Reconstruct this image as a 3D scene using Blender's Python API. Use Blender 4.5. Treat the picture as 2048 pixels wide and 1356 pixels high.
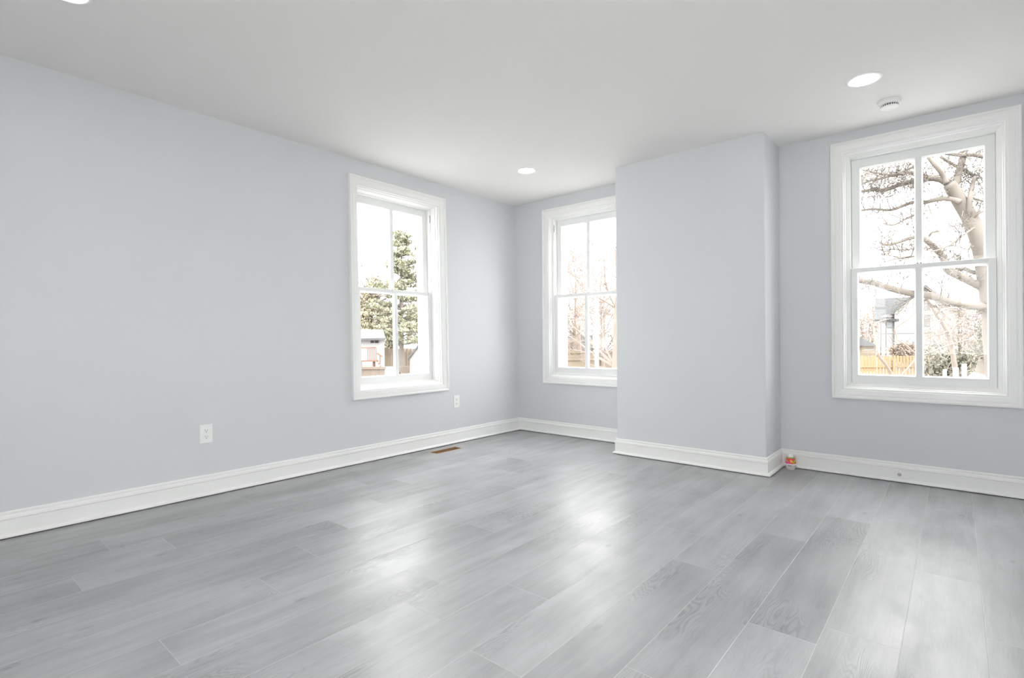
import bpy, bmesh, math, random
from mathutils import Vector, Matrix

# ------------------------------------------------------------------ clear
for o in list(bpy.data.objects):
    bpy.data.objects.remove(o)
SC = bpy.context.scene
COL = SC.collection

# ------------------------------------------------------------------ camera
CAM = Vector((3.6589, -4.3868, 0.977))
YAW, PITCH, ROLL, FPX = 0.7045, 0.0013, -0.0061, 1045.39
_f = Vector((-math.sin(YAW) * math.cos(PITCH), math.cos(YAW) * math.cos(PITCH), math.sin(PITCH)))
_r = Vector((math.cos(YAW), math.sin(YAW), 0))
_u = _r.cross(_f)
_r, _u = _r * math.cos(ROLL) + _u * math.sin(ROLL), _u * math.cos(ROLL) - _r * math.sin(ROLL)
cd = bpy.data.cameras.new('camera')
cam = bpy.data.objects.new('camera', cd)
COL.objects.link(cam)
cd.sensor_fit = 'HORIZONTAL'
cd.sensor_width = 36.0
cd.lens = FPX / 2048 * 36.0
cd.clip_start = 0.02
cd.clip_end = 500
m = Matrix((_r, _u, -_f)).transposed().to_4x4()
m.translation = CAM
cam.matrix_world = m
SC.camera = cam

# ------------------------------------------------------------------ light levels
SKY_LOW, SKY_HIGH = 7.4, 13.2        # overcast sky: dimmer near the horizon, bright overhead
LAMP = 20.0                         # ceiling lamp lenses
SUN = 0.0
EXPOSURE = 0.16

world = bpy.data.worlds.new('world')
SC.world = world
world.use_nodes = True
wn = world.node_tree
wn.nodes.clear()
w_out = wn.nodes.new('ShaderNodeOutputWorld')
w_bg = wn.nodes.new('ShaderNodeBackground')
w_tc = wn.nodes.new('ShaderNodeTexCoord')
w_sep = wn.nodes.new('ShaderNodeSeparateXYZ')
w_mr = wn.nodes.new('ShaderNodeMapRange')
w_mr.inputs['From Min'].default_value = 0.30
w_mr.inputs['From Max'].default_value = 0.70
w_mr.inputs['To Min'].default_value = SKY_LOW
w_mr.inputs['To Max'].default_value = SKY_HIGH
w_bg.inputs['Color'].default_value = (1.0, 0.99, 0.972, 1)
wn.links.new(w_tc.outputs['Generated'], w_sep.inputs[0])
wn.links.new(w_sep.outputs['Z'], w_mr.inputs['Value'])
wn.links.new(w_mr.outputs['Result'], w_bg.inputs['Strength'])
wn.links.new(w_bg.outputs[0], w_out.inputs[0])

if SUN > 0:
    sd = bpy.data.lights.new('sun', 'SUN')
    sd.energy = SUN
    sd.angle = math.radians(50)
    so = bpy.data.objects.new('sun', sd)
    COL.objects.link(so)
    so.rotation_euler = Vector((0.25, -0.75, -0.5)).to_track_quat('-Z', 'Y').to_euler()

SC.view_settings.view_transform = 'Standard'
SC.view_settings.look = 'None'
SC.view_settings.gamma = 1.0
SC.view_settings.use_curve_mapping = False
SC.view_settings.exposure = EXPOSURE
SC.cycles.max_bounces = 14
SC.cycles.diffuse_bounces = 8
SC.cycles.glossy_bounces = 4
SC.cycles.transparent_max_bounces = 24
SC.cycles.use_denoising = True

# ------------------------------------------------------------------ room numbers
H = 2.44
TL = -0.0218                        # the old left wall leans a little
XR, YB = 4.42, -5.7                 # right wall, rear wall
CA, CB, CD = 1.4475, 2.6298, 0.4068  # chimney breast: x from, x to, depth
WT = 0.32                           # wall thickness


def leftM():
    """local (u along wall, d outward, z up) -> world for the left wall"""
    return Matrix(((0, -1, TL, -TL * 1.22), (1, 0, 0, 0), (0, 0, 1, 0), (0, 0, 0, 1)))


def backM():
    return Matrix.Identity(4)


def rearM():
    return Matrix(((-1, 0, 0, 0), (0, -1, 0, YB), (0, 0, 1, 0), (0, 0, 0, 1)))


def rightM():
    return Matrix(((0, 1, 0, XR), (-1, 0, 0, 0), (0, 0, 1, 0), (0, 0, 0, 1)))


# ------------------------------------------------------------------ materials
def new_mat(name):
    mt = bpy.data.materials.new(name)
    mt.use_nodes = True
    return mt, mt.node_tree, mt.node_tree.nodes['Principled BSDF']


def mat(name, col, rough=0.6, var=0.0, scale=6.0, metal=0.0, bump=0.0, bscale=60.0, spec=0.5, stretch=(1, 1, 1)):
    """plain procedural material: colour broken by object-space noise, optional fine bump"""
    mt, nt, p = new_mat(name)
    p.inputs['Roughness'].default_value = rough
    p.inputs['Metallic'].default_value = metal
    p.inputs['Specular IOR Level'].default_value = spec
    tc = nt.nodes.new('ShaderNodeTexCoord')
    mp = nt.nodes.new('ShaderNodeMapping')
    mp.inputs['Scale'].default_value = stretch
    nt.links.new(tc.outputs['Object'], mp.inputs[0])
    nz = nt.nodes.new('ShaderNodeTexNoise')
    nz.inputs['Scale'].default_value = scale
    nz.inputs['Detail'].default_value = 4
    nt.links.new(mp.outputs[0], nz.inputs['Vector'])
    mx = nt.nodes.new('ShaderNodeMix')
    mx.data_type = 'RGBA'
    a = [max(0, c * (1 - var)) for c in col]
    b = [min(1, c * (1 + var)) for c in col]
    mx.inputs[6].default_value = (*a, 1)
    mx.inputs[7].default_value = (*b, 1)
    nt.links.new(nz.outputs['Fac'], mx.inputs[0])
    nt.links.new(mx.outputs[2], p.inputs['Base Color'])
    if bump > 0:
        n2 = nt.nodes.new('ShaderNodeTexNoise')
        n2.inputs['Scale'].default_value = bscale
        n2.inputs['Detail'].default_value = 3
        nt.links.new(mp.outputs[0], n2.inputs['Vector'])
        bp = nt.nodes.new('ShaderNodeBump')
        bp.inputs['Strength'].default_value = bump
        bp.inputs['Distance'].default_value = 0.002
        nt.links.new(n2.outputs['Fac'], bp.inputs['Height'])
        nt.links.new(bp.outputs[0], p.inputs['Normal'])
    return mt


def emit_mat(name, col, s):
    mt, nt, p = new_mat(name)
    p.inputs['Base Color'].default_value = (0.9, 0.9, 0.9, 1)
    p.inputs['Emission Color'].default_value = (*col, 1)
    p.inputs['Emission Strength'].default_value = s
    return mt


def glass_mat(name):
    mt = bpy.data.materials.new(name)
    mt.use_nodes = True
    nt = mt.node_tree
    nt.nodes.clear()
    out = nt.nodes.new('ShaderNodeOutputMaterial')
    tr = nt.nodes.new('ShaderNodeBsdfTransparent')
    tr.inputs[0].default_value = (0.97, 0.98, 0.98, 1)
    gl = nt.nodes.new('ShaderNodeBsdfGlossy')
    gl.inputs['Roughness'].default_value = 0.02
    fr = nt.nodes.new('ShaderNodeFresnel')
    fr.inputs['IOR'].default_value = 1.3
    mx = nt.nodes.new('ShaderNodeMixShader')
    nt.links.new(fr.outputs[0], mx.inputs[0])
    nt.links.new(tr.outputs[0], mx.inputs[1])
    nt.links.new(gl.outputs[0], mx.inputs[2])
    nt.links.new(mx.outputs[0], out.inputs[0])
    return mt


def brick_mat(name):
    mt, nt, p = new_mat(name)
    tc = nt.nodes.new('ShaderNodeTexCoord')
    br = nt.nodes.new('ShaderNodeTexBrick')
    br.inputs['Scale'].default_value = 4.5
    br.inputs['Color1'].default_value = (0.36, 0.17, 0.12, 1)
    br.inputs['Color2'].default_value = (0.30, 0.14, 0.10, 1)
    br.inputs['Mortar'].default_value = (0.45, 0.42, 0.38, 1)
    nt.links.new(tc.outputs['Object'], br.inputs['Vector'])
    nt.links.new(br.outputs['Color'], p.inputs['Base Color'])
    p.inputs['Roughness'].default_value = 0.9
    return mt


def floor_mat(name):
    """grey oak vinyl planks: UV in metres per plank (u across, v along), per-plank tone and seed attributes"""
    mt, nt, p = new_mat(name)
    N = nt.nodes.new
    L = nt.links.new

    def math_(op, a=None, b=None, c=None):
        n = N('ShaderNodeMath')
        n.operation = op
        for i, v in enumerate((a, b, c)):
            if v is None:
                continue
            if isinstance(v, (int, float)):
                n.inputs[i].default_value = v
            else:
                L(v, n.inputs[i])
        return n.outputs[0]

    uv = N('ShaderNodeUVMap')
    uv.uv_map = 'grain'
    sp = N('ShaderNodeSeparateXYZ')
    L(uv.outputs[0], sp.inputs[0])
    u, v = sp.outputs['X'], sp.outputs['Y']
    at = N('ShaderNodeAttribute')
    at.attribute_name = 'tone'
    tone = at.outputs['Fac']
    as_ = N('ShaderNodeAttribute')
    as_.attribute_name = 'seed'
    seed = as_.outputs['Fac']

    def noise(su, sv, sc, detail=4.0, rough=0.55, dist=0.0, off=0.0):
        cb = N('ShaderNodeCombineXYZ')
        L(math_('MULTIPLY', u, su), cb.inputs[0])
        L(math_('MULTIPLY', v, sv), cb.inputs[1])
        L(math_('MULTIPLY_ADD', seed, 37.0, off), cb.inputs[2])
        n = N('ShaderNodeTexNoise')
        n.inputs['Scale'].default_value = sc
        n.inputs['Detail'].default_value = detail
        n.inputs['Roughness'].default_value = rough
        n.inputs['Distortion'].default_value = dist
        L(cb.outputs[0], n.inputs['Vector'])
        return n.outputs['Fac']

    fine = noise(40, 3.0, 5.0, 5.0, 0.7)
    streak = noise(9, 0.9, 2.0, 4.0, 0.6, 0.3, 3.0)
    cloud = noise(3.0, 1.4, 1.6, 3.0, 0.5, 0.0, 9.0)
    warp = noise(9.0, 1.5, 1.0, 2.5, 0.42, 0.0, 15.0)
    # cathedral grain: level lines of a long stretched noise field
    ring = math_('SINE', math_('MULTIPLY', warp, 230.0))
    ring = math_('POWER', math_('MULTIPLY_ADD', ring, 0.5, 0.5), 2.0)
    msk = N('ShaderNodeMapRange')
    msk.interpolation_type = 'SMOOTHSTEP'
    msk.inputs['From Min'].default_value = 0.50
    msk.inputs['From Max'].default_value = 0.66
    L(noise(3.2, 1.1, 1.3, 1.0, 0.5, 0.0, 22.0), msk.inputs['Value'])
    grain = math_('MULTIPLY', ring, msk.outputs[0])
    # value
    val = math_('MULTIPLY_ADD', math_('SUBTRACT', fine, 0.5), 0.34, 1.0)
    val = math_('ADD', val, math_('MULTIPLY', math_('SUBTRACT', streak, 0.5), 0.55))
    val = math_('ADD', val, math_('MULTIPLY', math_('SUBTRACT', cloud, 0.5), 0.62))
    val = math_('ADD', val, math_('MULTIPLY', grain, -0.20))
    val = math_('MULTIPLY', val, tone)
    knot = N('ShaderNodeTexVoronoi')
    knot.inputs['Scale'].default_value = 1.0
    cb = N('ShaderNodeCombineXYZ')
    L(math_('MULTIPLY', u, 6.0), cb.inputs[0])
    L(math_('MULTIPLY', v, 2.6), cb.inputs[1])
    L(math_('MULTIPLY', seed, 91.0), cb.inputs[2])
    L(cb.outputs[0], knot.inputs['Vector'])
    km = N('ShaderNodeMapRange')
    km.inputs['From Min'].default_value = 0.02
    km.inputs['From Max'].default_value = 0.09
    km.inputs['To Min'].default_value = 0.72
    km.inputs['To Max'].default_value = 1.0
    L(knot.outputs['Distance'], km.inputs['Value'])
    val = math_('MULTIPLY', val, km.outputs[0])
    # seams: light caught by the plank bevels, painted as pale lines
    uv2 = N('ShaderNodeUVMap')
    uv2.uv_map = 'edge'
    s2 = N('ShaderNodeSeparateXYZ')
    L(uv2.outputs[0], s2.inputs[0])
    al = N('ShaderNodeAttribute')
    al.attribute_name = 'plank_length'
    du = math_('MULTIPLY', math_('SUBTRACT', 0.5, math_('ABSOLUTE', math_('SUBTRACT', s2.outputs['X'], 0.5))), 0.2065)
    dv = math_('MULTIPLY', math_('SUBTRACT', 0.5, math_('ABSOLUTE', math_('SUBTRACT', s2.outputs['Y'], 0.5))), al.outputs['Fac'])
    dm = math_('MINIMUM', du, dv)
    sm = N('ShaderNodeMapRange')
    sm.inputs['From Min'].default_value = 0.0006
    sm.inputs['From Max'].default_value = 0.0016
    sm.inputs['To Min'].default_value = 1.0
    sm.inputs['To Max'].default_value = 0.0
    L(dm, sm.inputs['Value'])
    base = N('ShaderNodeMix')
    base.data_type = 'RGBA'
    base.inputs[6].default_value = (0.0, 0.0, 0.0, 1)
    base.inputs[7].default_value = (0.318, 0.318, 0.325, 1)
    # multiply grey by value
    vm = N('ShaderNodeVectorMath')
    vm.operation = 'SCALE'
    vm.inputs[0].default_value = (0.366, 0.368, 0.379)
    L(val, vm.inputs['Scale'])
    mx = N('ShaderNodeMix')
    mx.data_type = 'RGBA'
    L(math_('MULTIPLY', sm.outputs[0], 0.48), mx.inputs[0])
    L(vm.outputs[0], mx.inputs[6])
    mx.inputs[7].default_value = (0.66, 0.66, 0.66, 1)
    nt.nodes.remove(base)
    L(mx.outputs[2], p.inputs['Base Color'])
    p.inputs['Roughness'].default_value = 0.34
    tcs = N('ShaderNodeTexCoord')
    smear = N('ShaderNodeTexNoise')
    smear.inputs['Scale'].default_value = 2.6
    smear.inputs['Detail'].default_value = 3.0
    smear.inputs['Roughness'].default_value = 0.62
    smear.inputs['Distortion'].default_value = 0.6
    L(tcs.outputs['Object'], smear.inputs['Vector'])
    ro = math_('MAXIMUM', 0.30, math_('MULTIPLY_ADD', smear.outputs['Fac'], 0.36, 0.17))
    ro = math_('ADD', ro, math_('MULTIPLY', math_('SUBTRACT', fine, 0.5), 0.08))
    L(ro, p.inputs['Roughness'])
    p.inputs['IOR'].default_value = 1.5
    bp = N('ShaderNodeBump')
    bp.inputs['Strength'].default_value = 0.35
    bp.inputs['Distance'].default_value = 0.0012
    hgt = math_('SUBTRACT', math_('MULTIPLY_ADD', grain, -0.6, fine), math_('MULTIPLY', sm.outputs[0], 1.5))
    L(hgt, bp.inputs['Height'])
    L(bp.outputs[0], p.inputs['Normal'])
    return mt


M = dict(
    wall=mat('blue_grey_wall_paint', (0.692, 0.702, 0.722), 0.62, 0.012, 1.5, bump=0.10, bscale=220),
    ceil=mat('ceiling_paint', (0.84, 0.829, 0.812), 0.8, 0.01, 1.5, bump=0.06, bscale=200),
    trim=mat('white_trim_paint', (0.90, 0.90, 0.89), 0.34, 0.008, 3.0),
    sash=mat('white_sash_paint', (0.88, 0.885, 0.88), 0.38, 0.01, 5.0),
    floor=floor_mat('grey_oak_planks'),
    slab=mat('subfloor', (0.3, 0.25, 0.2), 0.9),
    glass=glass_mat('window_glass'),
    brick=brick_mat('red_brick'),
    alum=mat('storm_window_frame', (0.72, 0.74, 0.76), 0.45, 0.02, 9.0),
    dark=mat('dark_gap', (0.03, 0.03, 0.03), 0.8),
    tab=mat('grey_latch', (0.22, 0.23, 0.24), 0.5, 0.1, 40),
    plate=mat('white_plastic', (0.90, 0.90, 0.89), 0.35, 0.005, 4.0),
    slot=mat('socket_slot', (0.10, 0.10, 0.10), 0.6),
    lens=emit_mat('lamp_lens', (1.0, 0.985, 0.955), LAMP),
    metal=mat('zinc_metal', (0.45, 0.45, 0.45), 0.35, 0.1, 80, metal=0.9),
    tanwood=mat('raw_plank_edge', (0.62, 0.49, 0.36), 0.7, 0.12, 20),
    brown=mat('brown_duct_boot', (0.30, 0.19, 0.10), 0.75, 0.25, 14),
)


# ------------------------------------------------------------------ mesh helpers
def link(name, bm, mt, parent=None, origin=None, Mx=None, smooth=False, kind=None):
    if Mx is not None:
        bm.transform(Mx)
        if Mx.determinant() < 0:
            bmesh.ops.reverse_faces(bm, faces=bm.faces)
    me = bpy.data.meshes.new(name)
    if origin is None and len(bm.verts):
        xs = [v.co.x for v in bm.verts]
        ys = [v.co.y for v in bm.verts]
        zs = [v.co.z for v in bm.verts]
        origin = Vector(((min(xs) + max(xs)) / 2, (min(ys) + max(ys)) / 2, min(zs)))
    origin = Vector(origin)
    bmesh.ops.translate(bm, verts=bm.verts, vec=-origin)
    bm.normal_update()
    bm.to_mesh(me)
    bm.free()
    o = bpy.data.objects.new(name, me)
    for x in (mt if isinstance(mt, (list, tuple)) else [mt]):
        me.materials.append(x)
    COL.objects.link(o)
    if smooth:
        for pl in me.polygons:
            pl.use_smooth = True
    o.location = origin
    if parent is not None:
        o.parent = parent
        o.location = origin - parent_loc(parent)
    if kind:
        o['kind'] = kind
    return o


def parent_loc(p):
    v = Vector(p.location)
    while p.parent is not None:
        p = p.parent
        v += Vector(p.location)
    return v


def tag(o, label, cat, group=None, kind=None):
    o['label'] = label
    o['category'] = cat
    if group:
        o['group'] = group
    if kind:
        o['kind'] = kind
    return o


def empty(name, loc, label, cat, group=None, kind=None):
    o = bpy.data.objects.new(name, None)
    COL.objects.link(o)
    o.location = loc
    o.empty_display_size = 0.1
    return tag(o, label, cat, group, kind)


def box(bm, x0, x1, y0, y1, z0, z1, bev=0.0, mi=0):
    vs = [bm.verts.new(c) for c in ((x0, y0, z0), (x1, y0, z0), (x1, y1, z0), (x0, y1, z0),
                                    (x0, y0, z1), (x1, y0, z1), (x1, y1, z1), (x0, y1, z1))]
    fs = []
    for q in ((3, 2, 1, 0), (4, 5, 6, 7), (0, 1, 5, 4), (1, 2, 6, 5), (2, 3, 7, 6), (3, 0, 4, 7)):
        f = bm.faces.new([vs[i] for i in q])
        f.material_index = mi
        fs.append(f)
    if bev > 0:
        es = set()
        for f in fs:
            es.update(f.edges)
        bmesh.ops.bevel(bm, geom=list(es), offset=bev, segments=2, affect='EDGES', profile=0.6)
    return vs


def lathe(bm, prof, c=(0, 0, 0), n=32, axis='z', cap=True):
    """prof: list of (radius, height) along the axis"""
    c = Vector(c)
    rings = []
    for r, h in prof:
        ring = []
        for i in range(n):
            a = 2 * math.pi * i / n
            p = Vector((r * math.cos(a), r * math.sin(a), h))
            if axis == '-y':
                p = Vector((p.x, -p.z, p.y))
            ring.append(bm.verts.new(c + p))
        rings.append(ring)
    for a, b in zip(rings, rings[1:]):
        for i in range(n):
            j = (i + 1) % n
            bm.faces.new((a[i], a[j], b[j], b[i]))
    if cap:
        bm.faces.new(list(reversed(rings[0])))
        bm.faces.new(rings[-1])


def tube(bm, pts, rad, n=7):
    pts = [Vector(p) for p in pts]
    if isinstance(rad, (int, float)):
        rad = [rad] * len(pts)
    t0 = (pts[1] - pts[0]).normalized()
    ref = Vector((0, 0, 1)) if abs(t0.z) < 0.9 else Vector((1, 0, 0))
    nx = t0.cross(ref).normalized()
    rings = []
    for i, p in enumerate(pts):
        a = pts[max(0, i - 1)]
        b = pts[min(len(pts) - 1, i + 1)]
        t = (b - a)
        t = t.normalized() if t.length > 1e-9 else t0
        nx = (nx - t * nx.dot(t))
        nx = nx.normalized() if nx.length > 1e-6 else t.orthogonal().normalized()
        ny = t.cross(nx)
        rings.append([bm.verts.new(p + (nx * math.cos(2 * math.pi * k / n) + ny * math.sin(2 * math.pi * k / n)) * rad[i]) for k in range(n)])
    for a, b in zip(rings, rings[1:]):
        for k in range(n):
            j = (k + 1) % n
            bm.faces.new((a[k], a[j], b[j], b[k]))
    if n > 2:
        bm.faces.new(list(reversed(rings[0])))
        bm.faces.new(rings[-1])


def ring_profile(bm, u0, u1, z0, z1, prof):
    """mitred picture-frame moulding in local (u, d, z); prof: (inset from outer edge, d)"""
    loops = []
    for a, d in prof:
        loops.append([bm.verts.new(c) for c in ((u0 + a, d, z0 + a), (u1 - a, d, z0 + a), (u1 - a, d, z1 - a), (u0 + a, d, z1 - a))])
    for a, b in zip(loops, loops[1:]):
        for i in range(4):
            j = (i + 1) % 4
            bm.faces.new((a[i], a[j], b[j], b[i]))


def wall_slab(u0, u1, z0, z1, d0, d1, holes):
    """wall box with rectangular holes; material 0 paint (inside), 1 brick (outside and outer reveal)"""
    bm = bmesh.new()
    us = sorted({u0, u1, *[h[0] for h in holes], *[h[1] for h in holes]})
    zs = sorted({z0, z1, *[h[2] for h in holes], *[h[3] for h in holes]})
    dm = (d0 + d1) / 2

    def hole(u, z):
        return any(h[0] < u < h[1] and h[2] < z < h[3] for h in holes)
    cells = {}
    for i in range(len(us) - 1):
        for j in range(len(zs) - 1):
            cells[i, j] = not hole((us[i] + us[i + 1]) / 2, (zs[j] + zs[j + 1]) / 2)
    V = {}

    def vert(u, d, z):
        k = (round(u, 5), round(d, 5), round(z, 5))
        if k not in V:
            V[k] = bm.verts.new((u, d, z))
        return V[k]

    def quad(a, b, c, d, mi):
        f = bm.faces.new((vert(*a), vert(*b), vert(*c), vert(*d)))
        f.material_index = mi
    for (i, j), solid in cells.items():
        if not solid:
            continue
        a, b, c, e = us[i], us[i + 1], zs[j], zs[j + 1]
        quad((a, d0, c), (b, d0, c), (b, d0, e), (a, d0, e), 0)
        quad((b, d1, c), (a, d1, c), (a, d1, e), (b, d1, e), 1)
        for di, dj, p, q in ((-1, 0, (a, e), (a, c)), (1, 0, (b, c), (b, e)), (0, -1, (a, c), (b, c)), (0, 1, (b, e), (a, e))):
            if not cells.get((i + di, j + dj), False):
                for da, db, mi in ((d0, dm, 0), (dm, d1, 2)):
                    quad((p[0], da, p[1]), (p[0], db, p[1]), (q[0], db, q[1]), (q[0], da, q[1]), mi)
    bmesh.ops.recalc_face_normals(bm, faces=bm.faces)
    return bm


# ------------------------------------------------------------------ room shell
# windows: (frame, u0, u1, z0, z1 of the casing's outer edge, depth of lower sash, depth of upper sash)
WINS = {
    1: (leftM, -2.061, -1.038, 0.5055, 2.3064, 0.082, 0.127),
    2: (backM, 0.3699, 1.352, 0.5235, 2.3233, 0.042, 0.087),
    3: (backM, 2.9732, 3.9652, 0.5450, 2.3690, 0.050, 0.095),
    4: (rearM, -2.95, -1.95, 0.545, 2.369, 0.05, 0.095),
    5: (rearM, -4.2, -3.2, 0.545, 2.369, 0.05, 0.095),
    6: (rightM, 2.75, 3.75, 0.545, 2.369, 0.05, 0.095),
    7: (rightM, 4.15, 5.15, 0.545, 2.369, 0.05, 0.095),
}
CW = 0.078      # casing width
REAR_WINS, RIGHT_WINS = [4, 5], [6, 7]  # unseen windows, added to let daylight in from the rear and right


def holes_for(ids):
    return [(WINS[i][1] + CW, WINS[i][2] - CW, WINS[i][3] + CW, WINS[i][4] - CW) for i in ids]


ZB, ZT = -0.35, H + 0.25
tag(link('wall_left', wall_slab(YB - WT, 0.0, ZB, ZT, 0.0, WT, holes_for([1])), [M['wall'], M['brick'], M['alum']], Mx=leftM()),
    'long blue-grey painted left wall with one window', 'wall', kind='structure')
tag(link('wall_back', wall_slab(-0.32, XR + WT, ZB, ZT, 0.0, WT, holes_for([2, 3])), [M['wall'], M['brick'], M['alum']], Mx=backM()),
    'blue-grey painted far wall with two windows', 'wall', kind='structure')
tag(link('wall_rear', wall_slab(-XR - WT, 0.32, ZB, ZT, 0.0, WT, holes_for(REAR_WINS)), [M['wall'], M['brick'], M['alum']], Mx=rearM()),
    'blue-grey painted wall behind the camera', 'wall', kind='structure')
tag(link('wall_right', wall_slab(0.0, -YB, ZB, ZT, 0.0, WT, holes_for(RIGHT_WINS)), [M['wall'], M['brick'], M['alum']], Mx=rightM()),
    'blue-grey painted wall on the right of the room', 'wall', kind='structure')
bm = bmesh.new()
box(bm, CA, CB, -CD, 0.0, -0.05, H)
bmesh.ops.bevel(bm, geom=[e for e in bm.edges if abs(e.verts[0].co.z - e.verts[1].co.z) > 1 and e.verts[0].co.y < -0.1], offset=0.006, segments=3, affect='EDGES', profile=0.5)
tag(link('wall_chimney_breast', bm, M['wall']), 'blue-grey chimney breast standing out between the two far windows', 'chimney breast', kind='structure')
bm = bmesh.new()
box(bm, -0.3, XR + 0.2, YB - 0.2, 0.2, H, H + 0.12)
tag(link('ceiling', bm, M['ceil']), 'plain white painted ceiling', 'ceiling', kind='structure')

bm = bmesh.new()  # unseen slab added to hold back the high sky at the rear windows
box(bm, -1.0, XR + 1.0, YB - 0.75, YB - WT, 2.62, 2.75)
tag(link('rear_sky_blocker', bm, M['trim']), 'unseen white slab added to block high sky from the rear windows', 'sky blocker', kind='structure')

# ---- floor: one mesh of planks
VENT = (0.158, 0.251, -1.382, -1.085)     # register cut-out


def rect_minus(r, h):
    x0, x1, y0, y1 = r
    a, b, c, d = h
    if b <= x0 or a >= x1 or d <= y0 or c >= y1:
        return [r]
    out = []
    if c > y0:
        out.append((x0, x1, y0, c))
    if d < y1:
        out.append((x0, x1, d, y1))
    c2, d2 = max(c, y0), min(d, y1)
    if a > x0:
        out.append((x0, a, c2, d2))
    if b < x1:
        out.append((b, x1, c2, d2))
    return out


PW, PL = 0.2065, 1.41
ENDS = {15: -2.160, 16: -2.98, 17: -2.492, 18: -0.95, 19: -1.626, 20: -0.695, 14: -3.22, 13: -2.806, 12: -1.75, 11: -2.975,
        10: -3.833, 9: -3.425, 8: -3.155, 7: -2.866, 6: -3.917, 5: -3.534, 4: -2.33, 3: -3.0, 2: -1.6}
rng = random.Random(5)
bm = bmesh.new()
uvg = bm.loops.layers.uv.new('grain')
uve = bm.loops.layers.uv.new('edge')
lt = bm.faces.layers.float.new('tone')
ls = bm.faces.layers.float.new('seed')
ll = bm.faces.layers.float.new('plank_length')
TONES = {(15, -2.160): 0.86, (15, -0.750): 1.07, (16, -2.98): 0.96, (16, -1.57): 0.92, (17, -2.492): 1.05, (17, -1.082): 0.88}
for k in range(0, 24):
    x0 = 3.108 + (k - 17) * PW
    x1 = x0 + PW
    if x1 < -0.03 or x0 > XR + 0.05:
        continue
    e = ENDS.get(k, rng.uniform(-2.5, -1.0))
    y1 = e + PL * math.ceil((0.05 - e) / PL)
    while y1 > YB - 0.05:
        y0 = y1 - PL
        tone = rng.uniform(0.93, 1.05)
        for (kk, yy), tv in TONES.items():
            if kk == k and abs(yy - y1) < 0.05:
                tone = tv
        sd_ = rng.random()
        flip = rng.random() < 0.5
        ov = rng.uniform(0, 3)
        full = (max(x0, -0.05), min(x1, XR + 0.05), max(y0, YB - 0.05), min(y1, 0.05))
        if full[3] > full[2] and full[1] > full[0]:
            for (a, b, c, d) in rect_minus(full, VENT):
                f = bm.faces.new([bm.verts.new(q) for q in ((a, c, 0), (b, c, 0), (b, d, 0), (a, d, 0))])
                f[lt], f[ls], f[ll] = tone, sd_, PL
                for lp in f.loops:
                    u = lp.vert.co.x - x0
                    v = lp.vert.co.y - y0
                    lp[uve].uv = (u / PW, v / PL)
                    lp[uvg].uv = ((PW - u if flip else u), (PL - v if flip else v) + ov)
        y1 = y0
tag(link('floor', bm, M['floor'], origin=(2, -2, 0)), 'grey oak-look plank floor running away from the camera', 'floor', kind='structure')
bm = bmesh.new()
box(bm, -0.3, XR + 0.2, YB - 0.2, 0.2, -0.32, -0.14)
tag(link('floor_slab', bm, M['slab']), 'subfloor under the planks', 'floor', kind='structure')

# ---- baseboards (swept profile with mitres); profile (out from wall, z)
BPROF = [(0.0, 0.131), (0.006, 0.131), (0.0095, 0.127), (0.0095, 0.1175), (0.0075, 0.115), (0.0085, 0.1125), (0.0155, 0.108),
         (0.0170, 0.096), (0.0150, 0.0915), (0.0120, 0.089), (0.0135, 0.086), (0.0135, 0.0235), (0.0185, 0.0225),
         (0.0260, 0.0185), (0.0300, 0.012), (0.0305, 0.0058), (0.0, 0.0058)]


def sweep(bm, path, nrm, lean=0.0):
    """path: list of 2D points on the wall face, nrm: one offset direction per point (mitred)"""
    loops = []
    for (x, y), (nx, ny) in zip(path, nrm):
        loops.append([bm.verts.new((x + nx * a + (TL * (z - 1.22) if lean else 0), y + ny * a, z)) for a, z in BPROF])
    for a, b in zip(loops, loops[1:]):
        for i in range(len(BPROF) - 1):
            bm.faces.new((a[i], a[i + 1], b[i + 1], b[i]))
    bm.faces.new(loops[0])
    bm.faces.new(list(reversed(loops[-1])))
    bmesh.ops.recalc_face_normals(bm, faces=bm.faces)


bm = bmesh.new()
sweep(bm, [(0, YB), (0, 0.0)], [(1, 0.0), (1, -1)], lean=1)
tag(link('baseboard_left', bm, M['trim']), 'white moulded baseboard along the left wall', 'baseboard', kind='structure')
bm = bmesh.new()
sweep(bm, [(-0.0, 0), (CA, 0)], [(1.0, -1), (-1, -1)])
tag(link('baseboard_back', bm, M['trim']), 'short white baseboard between the corner and the chimney breast', 'baseboard', kind='structure')
bm = bmesh.new()
sweep(bm, [(CA, 0), (CA, -CD), (CB, -CD), (CB, 0)], [(-1, -1), (-1, -1), (1, -1), (1, -1)])
tag(link('baseboard_chimney', bm, M['trim']), 'white baseboard wrapping the chimney breast', 'baseboard', kind='structure')
bm = bmesh.new()
sweep(bm, [(CB, 0), (XR, 0)], [(1, -1), (-1, -1)])
tag(link('baseboard_right', bm, M['trim']), 'white baseboard under the right-hand window', 'baseboard', kind='structure')


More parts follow.
